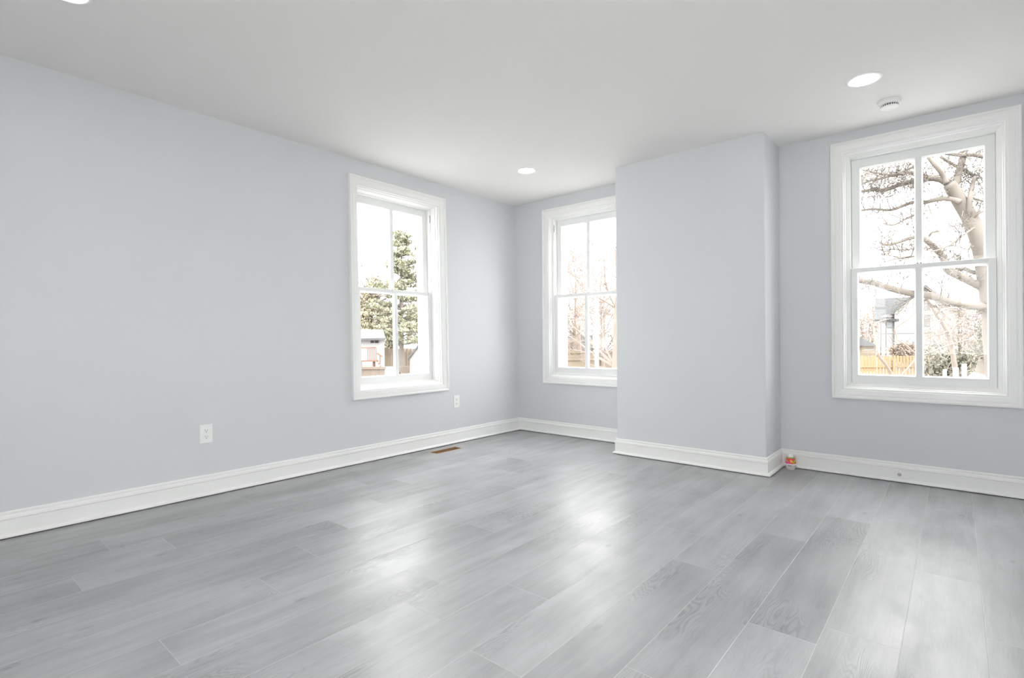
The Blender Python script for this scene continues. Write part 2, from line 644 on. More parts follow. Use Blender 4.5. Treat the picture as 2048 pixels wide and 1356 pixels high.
# ------------------------------------------------------------------ windows
def build_window(n, label):
    fn, u0, u1, z0, z1, dl, du = WINS[n]
    Mx = fn()
    base = Mx @ Vector(((u0 + u1) / 2, 0, z0))
    root = empty('window_%d' % n, base, label, 'window', kind='structure')
    # casing: backband, field, inner bead, then the jamb return and stop
    bm = bmesh.new()
    ring_profile(bm, u0, u1, z0, z1, [(0.0, 0.0), (0.0, -0.026), (0.004, -0.029), (0.012, -0.029), (0.016, -0.026), (0.018, -0.0205),
                                      (0.024, -0.0195), (0.030, -0.021), (0.060, -0.017), (0.064, -0.0125), (0.069, -0.0125),
                                      (0.074, -0.010), (CW - 0.001, -0.006), (CW, 0.0)])
    link('casing', bm, M['trim'], root, Mx=Mx)
    bm = bmesh.new()
    a = CW - 0.001
    ds = dl - 0.006
    ring_profile(bm, u0, u1, z0, z1, [(a, -0.004), (a, 0.004), (a + 0.006, 0.006), (a + 0.008, 0.010), (a + 0.008, min(ds, 0.030)), (a + 0.014, min(ds, 0.032)),
                                      (a + 0.026, ds - 0.004), (a + 0.030, ds), (a + 0.034, ds + 0.002), (a + 0.034, du + 0.045), (a + 0.004, du + 0.047)])
    link('jamb_stop', bm, M['trim'], root, Mx=Mx)
    ia = a + 0.034                           # inset of the sash pocket
    su0, su1, sz0, sz1 = u0 + ia, u1 - ia, z0 + ia - 0.006, z1 - ia
    zm = z0 + (sz1 - sz0) * 0.495 + ia       # meeting rail height
    uc = (su0 + su1) / 2

    def sash(name, d, za, zb, rb, rt, stile):
        bm = bmesh.new()
        t = 0.036
        b = 0.0035
        box(bm, su0 + 0.001, su0 + stile, d, d + t, za, zb, b)
        box(bm, su1 - stile, su1 - 0.001, d, d + t, za, zb, b)
        box(bm, su0 + stile - 0.004, su1 - stile + 0.004, d + 0.0006, d + t - 0.0006, za, za + rb, b)
        box(bm, su0 + stile - 0.004, su1 - stile + 0.004, d + 0.0006, d + t - 0.0006, zb - rt, zb, b)
        box(bm, uc - 0.018, uc + 0.018, d + 0.001, d + t - 0.004, za + rb - 0.004, zb - rt + 0.004, 0.005)
        # glazing bead behind the front lip
        for ua, ub in ((su0 + stile, uc - 0.018), (uc + 0.018, su1 - stile)):
            ring_profile(bm, ua - 0.001, ub + 0.001, za + rb - 0.001, zb - rt + 0.001, [(0.0, d + 0.006), (0.007, d + 0.018), (0.007, d + 0.024), (0.0, d + 0.030)])
        o = link(name, bm, M['sash'], root, Mx=Mx)
        bm = bmesh.new()
        for ua, ub in ((su0 + stile, uc - 0.018), (uc + 0.018, su1 - stile)):
            f = bm.faces.new([bm.verts.new(c) for c in ((ua, d + 0.021, za + rb), (ub, d + 0.021, za + rb), (ub, d + 0.021, zb - rt), (ua, d + 0.021, zb - rt))])
        link('glass', bm, M['glass'], o, Mx=Mx)
        return o
    lo = sash('lower_sash', dl, sz0, zm + 0.020, 0.062, 0.030, 0.040)
    up = sash('upper_sash', du, zm - 0.018, sz1, 0.034, 0.062, 0.052)
    # two little screws at the foot of the upper muntin
    for k in (-0.008, 0.010):
        bm = bmesh.new()
        lathe(bm, [(0.0035, 0.0), (0.0035, 0.003), (0.002, 0.0045)], (uc + k, du + 0.002, zm + 0.026), 10, '-y')
        link('screw', bm, M['dark'], up, Mx=Mx)
    # slots beside the upper sash
    for uu in {1: (su1,), 2: (su0,)}.get(n, ()):
        bm = bmesh.new()
        box(bm, uu - 0.002, uu + 0.002, ds - 0.001, ds + 0.004, sz1 - 0.12, sz1 - 0.05)
        link('balance_slot', bm, M['tab'], root, Mx=Mx)
    # storm frame outside
    ds2 = du + 0.062
    bm = bmesh.new()
    ring_profile(bm, u0 + CW, u1 - CW, z0 + CW, z1 - CW, [(0.0, ds2), (0.046, ds2), (0.048, ds2 + 0.004), (0.048, ds2 + 0.022), (0.0, ds2 + 0.026), (0.0, ds2)])
    box(bm, su0, su1, ds2 + 0.004, ds2 + 0.02, zm - 0.012, zm + 0.012)
    so = link('storm_frame', bm, M['alum'], root, Mx=Mx)
    bm = bmesh.new()
    f = bm.faces.new([bm.verts.new(c) for c in ((su0, ds2 + 0.012, sz0), (su1, ds2 + 0.012, sz0), (su1, ds2 + 0.012, sz1), (su0, ds2 + 0.012, sz1))])
    link('storm_glass', bm, M['glass'], so, Mx=Mx)
    for ua in (su0 + 0.045, su1 - 0.100):
        bm = bmesh.new()
        box(bm, ua, ua + 0.055, ds2 - 0.006, ds2 + 0.002, z0 + CW + 0.052, z0 + CW + 0.061, 0.0015)
        link('storm_latch', bm, M['tab'], so, Mx=Mx)
    # outer sill
    bm = bmesh.new()
    box(bm, u0 + CW - 0.02, u1 - CW + 0.02, du + 0.04, WT + 0.05, z0 + CW - 0.03, z0 + CW + 0.012, 0.004)
    link('outer_sill', bm, M['alum'], root, Mx=Mx)
    return root


build_window(1, 'white two-over-two sash window in the left wall')
build_window(2, 'white sash window half hidden behind the chimney breast')
build_window(3, 'white sash window with a wide casing on the right of the far wall')
for k_ in REAR_WINS:
    build_window(k_, 'unseen sash window added behind the camera to let in light')
for k_ in RIGHT_WINS:
    build_window(k_, 'unseen sash window added in the right wall to let in light')


# ------------------------------------------------------------------ outlets
def outlet(u, z, label):
    Mx = leftM()
    base = Mx @ Vector((u, 0, z - 0.057))
    root = empty('power_outlet', base, label, 'outlet', 'duplex outlets on the left wall')
    bm = bmesh.new()
    box(bm, u - 0.037, u + 0.037, -0.0065, 0.001, z - 0.058, z + 0.058, 0.0028)
    link('cover_plate', bm, M['plate'], root, Mx=Mx)
    for dz in (0.0195, -0.0195):
        bm = bmesh.new()
        pts = []
        for i in range(28):
            a = 2 * math.pi * i / 28
            x = 0.0172 * math.cos(a)
            y = max(-0.0142, min(0.0142, 0.0172 * math.sin(a)))
            pts.append((x, y))
        fr = [bm.verts.new((u + x, -0.0088, z + dz + y)) for x, y in pts]
        bk = [bm.verts.new((u + x * 1.03, -0.006, z + dz + y * 1.03)) for x, y in pts]
        bm.faces.new(fr)
        for i in range(28):
            j = (i + 1) % 28
            bm.faces.new((fr[i], bk[i], bk[j], fr[j]))
        bmesh.ops.recalc_face_normals(bm, faces=bm.faces)
        s = link('socket', bm, M['plate'], root, Mx=Mx)
        for k, hh in ((-0.0063, 0.0045), (0.0063, 0.0036)):
            bm = bmesh.new()
            box(bm, u + k - 0.0011, u + k + 0.0011, -0.0094, -0.0085, z + dz + 0.003 - hh, z + dz + 0.003 + hh)
            link('blade_slot', bm, M['slot'], s, Mx=Mx)
        bm = bmesh.new()
        lathe(bm, [(0.0027, 0.0085), (0.0027, 0.0094)], (u, 0.0, z + dz - 0.0078), 12, '-y')
        link('ground_hole', bm, M['slot'], s, Mx=Mx)
    bm = bmesh.new()
    lathe(bm, [(0.003, 0.006), (0.003, 0.0075), (0.0015, 0.008)], (u, 0, z), 12, '-y')
    link('screw', bm, M['plate'], root, Mx=Mx)


outlet(-3.116, 0.391, 'white duplex outlet low on the long blank stretch of left wall')
outlet(-0.930, 0.390, 'white duplex outlet between the left window and the corner')

# ------------------------------------------------------------------ floor register
vx0, vx1, vy0, vy1 = VENT
root = empty('floor_register', ((vx0 + vx1) / 2, (vy0 + vy1) / 2, 0), 'open floor register hole with raw tan edges beside the left baseboard', 'floor vent')
bm = bmesh.new()
w = 0.006
for (a, b, c, d) in ((vx0 - w, vx1 + w, vy0 - w, vy0), (vx0 - w, vx1 + w, vy1, vy1 + w), (vx0 - w, vx0, vy0, vy1), (vx1, vx1 + w, vy0, vy1)):
    box(bm, a, b, c, d, -0.012, 0.0012)
link('rim', bm, M['tanwood'], root)
bm = bmesh.new()
box(bm, vx0, vx1, vy0, vy1, -0.075, -0.035)
for i in range(3):
    yy = vy0 + (i + 1) * (vy1 - vy0) / 4
    box(bm, vx0, vx1, yy - 0.002, yy + 0.002, -0.035, -0.018)
for (a, b, c, d) in ((vx0, vx1, vy0, vy0 + 0.002), (vx0, vx1, vy1 - 0.002, vy1), (vx0, vx0 + 0.002, vy0, vy1), (vx1 - 0.002, vx1, vy0, vy1)):
    box(bm, a, b, c, d, -0.075, -0.001)
link('duct_boot', bm, M['brown'], root)


# ------------------------------------------------------------------ recessed lamps
def downlight(x, y, label):
    root = empty('recessed_light', (x, y, H - 0.006), label, 'ceiling light', 'recessed ceiling lights')
    bm = bmesh.new()
    lathe(bm, [(0.070, -0.0015), (0.072, -0.0050), (0.080, -0.0060), (0.088, -0.0045), (0.0905, 0.0)], (x, y, H), 48, cap=False)
    link('trim_ring', bm, M['plate'], root, smooth=True)
    bm = bmesh.new()
    lathe(bm, [(0.070, -0.0015), (0.069, -0.003), (0.05, -0.0036), (0.01, -0.004)], (x, y, H), 48)
    link('lens', bm, M['lens'], root, smooth=True)


downlight(3.268, -0.833, 'round recessed ceiling light above the right window, beside the smoke detector')
downlight(0.835, -0.856, 'round recessed ceiling light near the far corner')
downlight(0.843, -3.927, 'round recessed ceiling light cut off by the top left edge of the photo')

# ------------------------------------------------------------------ smoke detector
sx, sy = 3.352, -0.402
root = empty('smoke_detector', (sx, sy, H - 0.04), 'round white smoke detector on the ceiling above the right window', 'smoke detector')
bm = bmesh.new()
lathe(bm, [(0.064, 0.0), (0.064, -0.009), (0.0615, -0.011)], (sx, sy, H), 48)
link('mounting_base', bm, M['plate'], root)
bm = bmesh.new()
lathe(bm, [(0.0585, -0.010), (0.0600, -0.012), (0.0595, -0.024), (0.0570, -0.026)], (sx, sy, H), 48)
b_ = link('body', bm, M['plate'], root)
bm = bmesh.new()
lathe(bm, [(0.046, -0.025), (0.046, -0.038)], (sx, sy, H), 48)
link('vent_gap', bm, M['slot'], root)
bm = bmesh.new()
for i in range(24):
    a = 2 * math.pi * i / 24
    c = Vector((sx + 0.0465 * math.cos(a), sy + 0.0465 * math.sin(a), 0))
    t = Vector((-math.sin(a), math.cos(a), 0)) * 0.0016
    rr = Vector((math.cos(a), math.sin(a), 0)) * 0.002
    vs = [bm.verts.new(c + s1 * t + s2 * rr + Vector((0, 0, zz))) for zz in (H - 0.0255, H - 0.0372) for s1, s2 in ((-1, -1), (1, -1), (1, 1), (-1, 1))]
    for q in ((0, 1, 2, 3), (7, 6, 5, 4), (0, 4, 5, 1), (1, 5, 6, 2), (2, 6, 7, 3), (3, 7, 4, 0)):
        bm.faces.new([vs[k] for k in q])
link('vent_ribs', bm, M['plate'], root)
bm = bmesh.new()
lathe(bm, [(0.0480, -0.0365), (0.0475, -0.039), (0.042, -0.043), (0.018, -0.0445), (0.016, -0.043), (0.004, -0.043)], (sx, sy, H), 48)
link('cover', bm, M['plate'], root)

# ------------------------------------------------------------------ cable jack on the baseboard
jx, jz = 3.361, 0.052
root = empty('cable_jack', (jx, -0.0135, jz), 'small round grey metal jack poking out of the baseboard under the right window', 'cable jack')
bm = bmesh.new()
lathe(bm, [(0.0110, 0.012), (0.0110, 0.0160), (0.0085, 0.018)], (jx, 0, jz), 6, '-y')
link('nut', bm, M['metal'], root)
bm = bmesh.new()
lathe(bm, [(0.0060, 0.016), (0.0060, 0.030), (0.0046, 0.0302), (0.0044, 0.027)], (jx, 0, jz), 16, '-y')
link('threaded_barrel', bm, M['metal'], root)

# ------------------------------------------------------------------ air freshener
M['label'] = None
mt, nt, p = new_mat('flower_label')
tc = nt.nodes.new('ShaderNodeTexCoord')
vo = nt.nodes.new('ShaderNodeTexVoronoi')
vo.inputs['Scale'].default_value = 62.0
nt.links.new(tc.outputs['Object'], vo.inputs['Vector'])
rp = nt.nodes.new('ShaderNodeValToRGB')
rp.color_ramp.interpolation = 'CONSTANT'
els = rp.color_ramp.elements
els[0].color = (0.85, 0.05, 0.10, 1)
els[1].position = 0.38
els[1].color = (0.90, 0.16, 0.20, 1)
for pos, c in ((0.52, (0.75, 0.12, 0.42, 1)), (0.66, (0.95, 0.55, 0.06, 1)), (0.78, (0.80, 0.04, 0.08, 1)), (0.90, (0.45, 0.55, 0.06, 1))):
    e = els.new(pos)
    e.color = c
sp = nt.nodes.new('ShaderNodeSeparateColor')
nt.links.new(vo.outputs['Color'], sp.inputs[0])
nt.links.new(sp.outputs[0], rp.inputs[0])
nt.links.new(rp.outputs[0], p.inputs['Base Color'])
p.inputs['Roughness'].default_value = 0.35
M['label'] = mt
M['greentop'] = mat('leaf_green_band', (0.30, 0.45, 0.06), 0.4, 0.5, 60)
M['tub'] = mat('translucent_tub', (0.68, 0.64, 0.60), 0.3, 0.03, 20)
fx, fy = 2.712, -0.076
root = empty('air_freshener', (fx, fy, 0), 'small gel air freshener with pink flower label in the corner beside the chimney breast', 'air freshener')
bm = bmesh.new()
lathe(bm, [(0.026, 0.0), (0.030, 0.003), (0.0345, 0.020), (0.0355, 0.036)], (fx, fy, 0), 32)
link('tub', bm, M['tub'], root, smooth=False)
bm = bmesh.new()
lathe(bm, [(0.0365, 0.035), (0.0375, 0.037), (0.0375, 0.042), (0.0362, 0.044)], (fx, fy, 0), 32)
link('rim', bm, M['plate'], root)
bm = bmesh.new()
lathe(bm, [(0.0358, 0.043), (0.0352, 0.055), (0.0325, 0.074), (0.0300, 0.084)], (fx, fy, 0), 32)
link('label', bm, M['label'], root, smooth=False)
bm = bmesh.new()
lathe(bm, [(0.0301, 0.0835), (0.0280, 0.088), (0.0215, 0.090)], (fx, fy, 0), 32)
link('green_shoulder', bm, M['greentop'], root)
bm = bmesh.new()
lathe(bm, [(0.0200, 0.089), (0.0190, 0.104), (0.0165, 0.112), (0.010, 0.115)], (fx, fy, 0), 32)
link('cap', bm, M['plate'], root)
bm = bmesh.new()
d_ = (CAM - Vector((fx, fy, 0.97))).normalized()
a0 = math.atan2(d_.y, d_.x) - 0.15
loop_t, loop_b = [], []
for i in range(7):
    a = a0 - 0.32 + i * 0.64 / 6
    loop_t.append(bm.verts.new((fx + 0.0362 * math.cos(a), fy + 0.0362 * math.sin(a), 0.0345)))
    loop_b.append(bm.verts.new((fx + 0.0358 * math.cos(a), fy + 0.0358 * math.sin(a), 0.0305)))
for i in range(6):
    bm.faces.new((loop_b[i], loop_b[i + 1], loop_t[i + 1], loop_t[i]))
link('opening_slot', bm, M['dark'], root)

# ================================================================== OUTDOORS
GZ = -1.35


def at(px, py, D):
    """point at axial distance D along the photograph's ray: used only to survey where outdoor things stand"""
    return CAM + (_f + _r * ((px - 1024) / FPX) - _u * ((py - 678) / FPX)) * D


def ground_at(px, D):
    p_ = at(px, 678, D)
    return Vector((p_.x, p_.y, GZ))


OUT = 0.5


def omat(name, col, *a, **k):
    return mat(name, tuple(c * OUT for c in col), *a, **k)


M.update(
    lawn=mat('snowy_lawn', (0.22, 0.215, 0.20), 0.95, 0.2, 0.4),
    bark=omat('grey_brown_bark', (0.27, 0.236, 0.208), 0.9, 0.25, 3.0),
    twig=omat('pale_twig', (0.30, 0.245, 0.21), 0.9, 0.2, 3.0),
    rust=omat('russet_twig', (0.36, 0.275, 0.225), 0.9, 0.2, 3.0),
    pine=omat('pine_needles', (0.40, 0.40, 0.27), 0.8, 0.3, 1.2),
    shrub=omat('dark_shrub_leaves', (0.22, 0.21, 0.16), 0.8, 0.3, 1.2),
    brush=omat('dry_brush_leaves', (0.36, 0.285, 0.225), 0.9, 0.3, 1.2),
    cedar=omat('new_cedar_pickets', (0.46, 0.315, 0.165), 0.8, 0.15, 2.5, stretch=(1, 1, 0.1)),
    oldwood=omat('weathered_boards', (0.22, 0.17, 0.135), 0.85, 0.25, 2.0, stretch=(1, 1, 0.1)),
    paleboard=omat('pale_tan_boards', (0.30, 0.235, 0.17), 0.85, 0.12, 2.0),
    siding=omat('white_siding', (0.46, 0.46, 0.455), 0.7, 0.02, 1.0, stretch=(0.1, 0.1, 12)),
    roof=omat('grey_shingles', (0.055, 0.056, 0.06), 0.9, 0.2, 1.5),
    palroof=omat('pale_grey_roof', (0.115, 0.117, 0.123), 0.9, 0.1, 1.5),
    pane=omat('house_window_pane', (0.19, 0.20, 0.215), 0.3, 0.1, 2.0),
    whitep=omat('white_vinyl', (0.55, 0.55, 0.55), 0.5, 0.02, 2.0),
    redwood=omat('red_brown_deck', (0.25, 0.135, 0.10), 0.85, 0.2, 2.0),
    tarp=omat('pale_blue_tarp', (0.16, 0.34, 0.40), 0.6, 0.1, 2.0),
    snow=omat('snow', (0.75, 0.76, 0.78), 0.8, 0.03, 2.0),
    wire=omat('grey_pipe', (0.16, 0.15, 0.145), 0.6, 0.1, 5.0),
)

bm = bmesh.new()
NG = 40
g0, g1 = Vector((-90, -12)), Vector((50, 110))
rows = []
for i in range(NG + 1):
    row = []
    for j in range(NG + 1):
        x = g0.x + (g1.x - g0.x) * i / NG
        y = g0.y + (g1.y - g0.y) * j / NG
        row.append(bm.verts.new((x, y, GZ - 0.02 + 0.02 * math.sin(x * 0.7) * math.cos(y * 0.5))))
    rows.append(row)
for i in range(NG):
    for j in range(NG):
        bm.faces.new((rows[i][j], rows[i + 1][j], rows[i + 1][j + 1], rows[i][j + 1]))
tag(link('ground', bm, M['lawn']), 'pale winter lawn with thin snow outside the windows', 'ground', kind='structure')


TWMIN = 0.006


def twigs(bm, p, d, length, r, depth, rng, spread=0.6, n=4, up=0.08):
    """recursive bare branch"""
    p = Vector(p)
    d = Vector(d).normalized()
    segs = 4
    pts = [p]
    rad = [r]
    dd = d
    for i in range(segs):
        dd = (dd + Vector((rng.gauss(0, 1), rng.gauss(0, 1), rng.gauss(0, 1))) * 0.13 + Vector((0, 0, up))).normalized()
        pts.append(pts[-1] + dd * length / segs)
        rad.append(max(TWMIN * 0.7, r * (1 - 0.72 * (i + 1) / segs)))
    tube(bm, pts, rad, 5 if r > 0.02 else 3)
    if depth <= 0:
        return
    for k in range(n):
        t = rng.uniform(0.25, 1.0)
        i = min(segs - 1, int(t * segs))
        q = pts[i].lerp(pts[i + 1], t * segs - i)
        ax = dd.orthogonal().normalized()
        ax.rotate(Matrix.Rotation(rng.uniform(0, 2 * math.pi), 3, dd))
        nd = (dd * (1 - spread * 0.5) + ax * spread * rng.uniform(0.7, 1.3)).normalized()
        twigs(bm, q, nd, length * rng.uniform(0.45, 0.7), max(TWMIN, r * (1 - 0.6 * t) * 0.62), depth - 1, rng, spread, n, up)


def leaves(bm, c, rad, n, size, rng, shell=0.4):
    c = Vector(c)
    for _ in range(n):
        v = Vector((rng.gauss(0, 1), rng.gauss(0, 1), rng.gauss(0, 1))).normalized()
        s = shell + (1 - shell) * rng.random() ** 0.5
        q = c + Vector((v.x * rad[0], v.y * rad[1], v.z * rad[2])) * s
        a = Vector((rng.gauss(0, 1), rng.gauss(0, 1), rng.gauss(0, 1))).normalized()
        b = a.orthogonal().normalized()
        b.rotate(Matrix.Rotation(rng.uniform(0, 6.28), 3, a))
        k = size * rng.uniform(0.6, 1.4)
        l_ = k * rng.uniform(1.2, 2.2)
        bm.faces.new([bm.verts.new(q + x) for x in (b * -k * 0.5, b.cross(a) * l_ * 0.5, b * k * 0.5, b.cross(a) * -l_ * 0.5)])


def px_branch(bm, path, D, w0, w1, rng, jit=0.25, n=7):
    """branch surveyed along pixel path, widths in pixels, wandering in depth"""
    pts, rad = [], []
    z = rng.uniform(-jit, jit)
    N_ = len(path)
    for i, (x, y) in enumerate(path):
        z += rng.uniform(-jit, jit) * 0.6
        pts.append(at(x, y, D + z))
        wdt = w0 + (w1 - w0) * i / max(1, N_ - 1)
        rad.append(max(0.004, 1.2 * wdt * D / FPX / 2))
    # smooth: catmull subdivision
    sp, sr = [], []
    for i in range(N_ - 1):
        p0, p1, p2, p3 = pts[max(0, i - 1)], pts[i], pts[i + 1], pts[min(N_ - 1, i + 2)]
        for k in range(3):
            t = k / 3
            sp.append(0.5 * ((2 * p1) + (p2 - p0) * t + (2 * p0 - 5 * p1 + 4 * p2 - p3) * t * t + (3 * p1 - p0 - 3 * p2 + p3) * t ** 3))
            sr.append(rad[i] + (rad[i + 1] - rad[i]) * t)
    sp.append(pts[-1])
    sr.append(rad[-1])
    tube(bm, sp, sr, n)
    return sp, sr


def fringe(bm, sp, rng, n, length, r, D, depth=1):
    for _ in range(n):
        i = rng.randrange(1, len(sp) - 1)
        t = (sp[i + 1] - sp[i - 1]).normalized()
        ax = t.orthogonal().normalized()
        ax.rotate(Matrix.Rotation(rng.uniform(0, 6.28), 3, t))
        twigs(bm, sp[i], t * 0.5 + ax + Vector((0, 0, 0.15)), length * rng.uniform(0.5, 1.3), r, depth, rng, 0.7, 3, 0.02)


# ---- the big bare tree in the right window
TWMIN = 0.007
rng = random.Random(11)
bm = bmesh.new()
D = 11.0
trunk = [(2004, 860), (1998, 780), (1990, 690), (1982, 600), (1973, 545), (1966, 507), (1957, 476), (1946, 449), (1933, 424), (1919, 402), (1909, 383), (1899, 369)]
px_branch(bm, trunk, D, 34, 19, rng, 0.05, 10)
LIMBS = [
    ([(1899, 369), (1882, 358), (1861, 356), (1832, 362), (1815, 365), (1793, 371), (1770, 380), (1749, 379), (1720, 383), (1690, 380)], 13, 4, 9),
    ([(1905, 378), (1911, 367), (1917, 348), (1923, 327), (1929, 298), (1934, 262), (1937, 220)], 13, 8, 5),
    ([(1893, 366), (1886, 350), (1871, 331), (1857, 313), (1846, 288), (1838, 260)], 8, 5, 4),
    ([(1938, 428), (1940, 395), (1945, 371), (1950, 354), (1958, 349)], 9, 4, 8),
    ([(1880, 313), (1896, 323), (1917, 335), (1929, 340), (1948, 352)], 4, 6, 3),
    ([(1850, 300), (1892, 306), (1921, 310), (1944, 309), (1975, 314), (2010, 322)], 6, 8, 9),
    ([(1921, 404), (1906, 399), (1886, 397), (1865, 401), (1848, 405), (1832, 404), (1815, 408), (1782, 420), (1751, 418), (1720, 421), (1690, 430)], 9, 3, 12),
    ([(1944, 396), (1958, 400), (1975, 405), (2000, 408)], 4, 3, 2),
    ([(1944, 440), (1951, 432), (1962, 424), (1976, 420), (1996, 412)], 5, 3, 2),
    ([(1950, 456), (1941, 460), (1927, 470), (1906, 487), (1880, 499), (1862, 503)], 4, 2, 6),
    ([(1985, 640), (1973, 583), (1932, 558), (1895, 539), (1886, 515), (1869, 495), (1849, 478), (1832, 474), (1815, 478), (1776, 490), (1758, 484)], 16, 3, 10),
    ([(1855, 482), (1858, 473), (1865, 464), (1878, 463)], 4, 3, 0),
    ([(1990, 640), (1978, 617), (1927, 609), (1895, 600), (1859, 591), (1830, 588), (1786, 578), (1749, 566), (1720, 561), (1690, 552)], 15, 9, 14),
    ([(1978, 549), (1944, 544), (1927, 537), (1905, 541), (1880, 530)], 9, 3, 6),
    ([(1856, 409), (1862, 425), (1868, 443), (1877, 460)], 2, 1, 1),
    ([(1860, 355), (1840, 348), (1812, 346), (1790, 350), (1765, 356), (1738, 362), (1716, 372)], 7, 3, 14),
    ([(1835, 330), (1810, 341), (1782, 349), (1752, 346), (1722, 339)], 5, 2, 12),
    ([(1840, 425), (1815, 436), (1795, 447), (1781, 450), (1766, 447)], 4, 2, 4),
    ([(1832, 497), (1806, 500), (1781, 498), (1760, 500)], 3, 1, 4),
    ([(1832, 512), (1800, 516), (1770, 524), (1745, 540)], 3, 1, 4),
]
for path, w0, w1, nt_ in LIMBS:
    sp_, sr_ = px_branch(bm, path, D, w0, w1, rng, 0.22)
    fringe(bm, sp_, rng, nt_ * 3, 0.42, 0.011, D, 2)
tag(link('bare_tree', bm, M['bark'], origin=ground_at(2004, D), smooth=True), 'big bare tree whose crooked trunk and limbs fill the right window', 'tree')

# ---- young crooked tree in front of the fence
rng = random.Random(12)
bm = bmesh.new()
D = 15.0
px_branch(bm, [(1800, 790), (1790, 762), (1780, 743), (1768, 724), (1758, 712), (1754, 692), (1749, 667), (1746, 651), (1731, 633)], D, 7, 2, rng, 0.1)
for path, w0, w1 in (([(1790, 765), (1832, 716), (1824, 702), (1811, 690), (1793, 679)], 3, 2), ([(1760, 715), (1771, 705), (1782, 692)], 3, 1),
                     ([(1757, 705), (1745, 700), (1724, 701)], 2, 1), ([(1746, 652), (1758, 643), (1778, 638)], 2, 1),
                     ([(1793, 679), (1794, 674), (1790, 659), (1801, 648), (1815, 639), (1832, 622)], 2, 3)):
    sp_, sr_ = px_branch(bm, path, D, w0, w1, rng, 0.1, 5)
    fringe(bm, sp_, rng, 3, 0.3, 0.006, D, 0)
tag(link('young_tree', bm, M['rust'], origin=ground_at(1800, D), smooth=True), 'thin crooked young tree in front of the orange picket fence', 'tree')

# ---- forked tree before the white house
rng = random.Random(13)
bm = bmesh.new()
D = 17.4
px_branch(bm, [(1915, 775), (1906, 710), (1897, 671), (1886, 647), (1872, 627), (1856, 600), (1846, 585)], D, 8, 4, rng, 0.1)
for path, w0, w1 in (([(1886, 647), (1890, 630), (1872, 612), (1874, 598)], 4, 2), ([(1872, 627), (1890, 618), (1915, 616), (1935, 622)], 4, 2),
                     ([(1880, 640), (1866, 652), (1850, 664)], 3, 1), ([(1893, 662), (1885, 668), (1862, 672), (1852, 680)], 3, 1),
                     ([(1897, 671), (1908, 655), (1922, 640)], 3, 1), ([(1848, 710), (1889, 693), (1920, 684), (1955, 673)], 3, 2)):
    sp_, sr_ = px_branch(bm, path, D, w0, w1, rng, 0.1, 5)
    fringe(bm, sp_, rng, 5, 0.6, 0.008, D, 1)
tag(link('forked_tree', bm, M['twig'], origin=ground_at(1915, D), smooth=True), 'slim forked bare tree standing before the white gabled house', 'tree')


# ---- thicket (tangle of vines) right of the right window
def thicket(name, mt, x0, x1, ytop, D, seed, nst, nl, label, cat='thicket', lm=None, leafsize=0.09):
    global TWMIN
    TWMIN = 0.5 * D / FPX
    rng = random.Random(seed)
    bm = bmesh.new()
    base = ground_at((x0 + x1) / 2, D)
    for _ in range(nst):
        x = rng.uniform(x0, x1)
        g = ground_at(x, D + rng.uniform(-1, 1))
        top = at(x, ytop + rng.uniform(0, 0.4) * (760 - ytop), D)
        hgt = top.z - GZ
        twigs(bm, g, Vector((rng.gauss(0, .25), rng.gauss(0, .25), 1)), hgt, max(0.03, 1.2 * D / FPX), 2, rng, 0.75, 5, 0.0)
    root = empty(name, base, label, cat)
    link('stems', bm, mt, root)
    bm = bmesh.new()
    for _ in range(max(1, nl // 60)):
        x = rng.uniform(x0, x1)
        y = rng.uniform(ytop + 10, 760)
        leaves(bm, at(x, y, D + rng.uniform(-.8, .8)), (0.024 * D, 0.024 * D, 0.017 * D), 60, leafsize, rng, 0.1)
    link('foliage', bm, lm or mt, root)
    return root


thicket('vine_thicket', M['twig'], 1914, 1990, 612, 26.0, 21, 30, 2600, 'tall brown tangle of vines and dry brush at the right of the right window', lm=M['brush'])
thicket('evergreen_shrub', M['twig'], 1860, 1938, 690, 21.6, 22, 14, 3000, 'dark green evergreen shrub leaning over the orange fence', 'shrub', M['shrub'])
thicket('russet_trees', M['rust'], 1718, 1756, 600, 60.0, 23, 18, 1200, 'far russet bare trees left of the white house', 'tree', M['brush'], 0.16)

# ---- round bush
rng = random.Random(31)
bm = bmesh.new()
c = at(1808, 704, 33)
leaves(bm, c, (0.75, 0.75, 0.55), 1500, 0.09, rng, 0.5)
root = empty('round_bush', ground_at(1808, 33), 'rounded brown bush behind the orange fence', 'bush')
link('foliage', bm, M['brush'], root)
bm = bmesh.new()
for _ in range(14):
    twigs(bm, ground_at(1808, 33), Vector((rng.gauss(0, .2), rng.gauss(0, .2), 1)), c.z + 0.3 - GZ, 0.03, 1, rng, 0.6, 4, 0)
link('stems', bm, M['rust'], root)


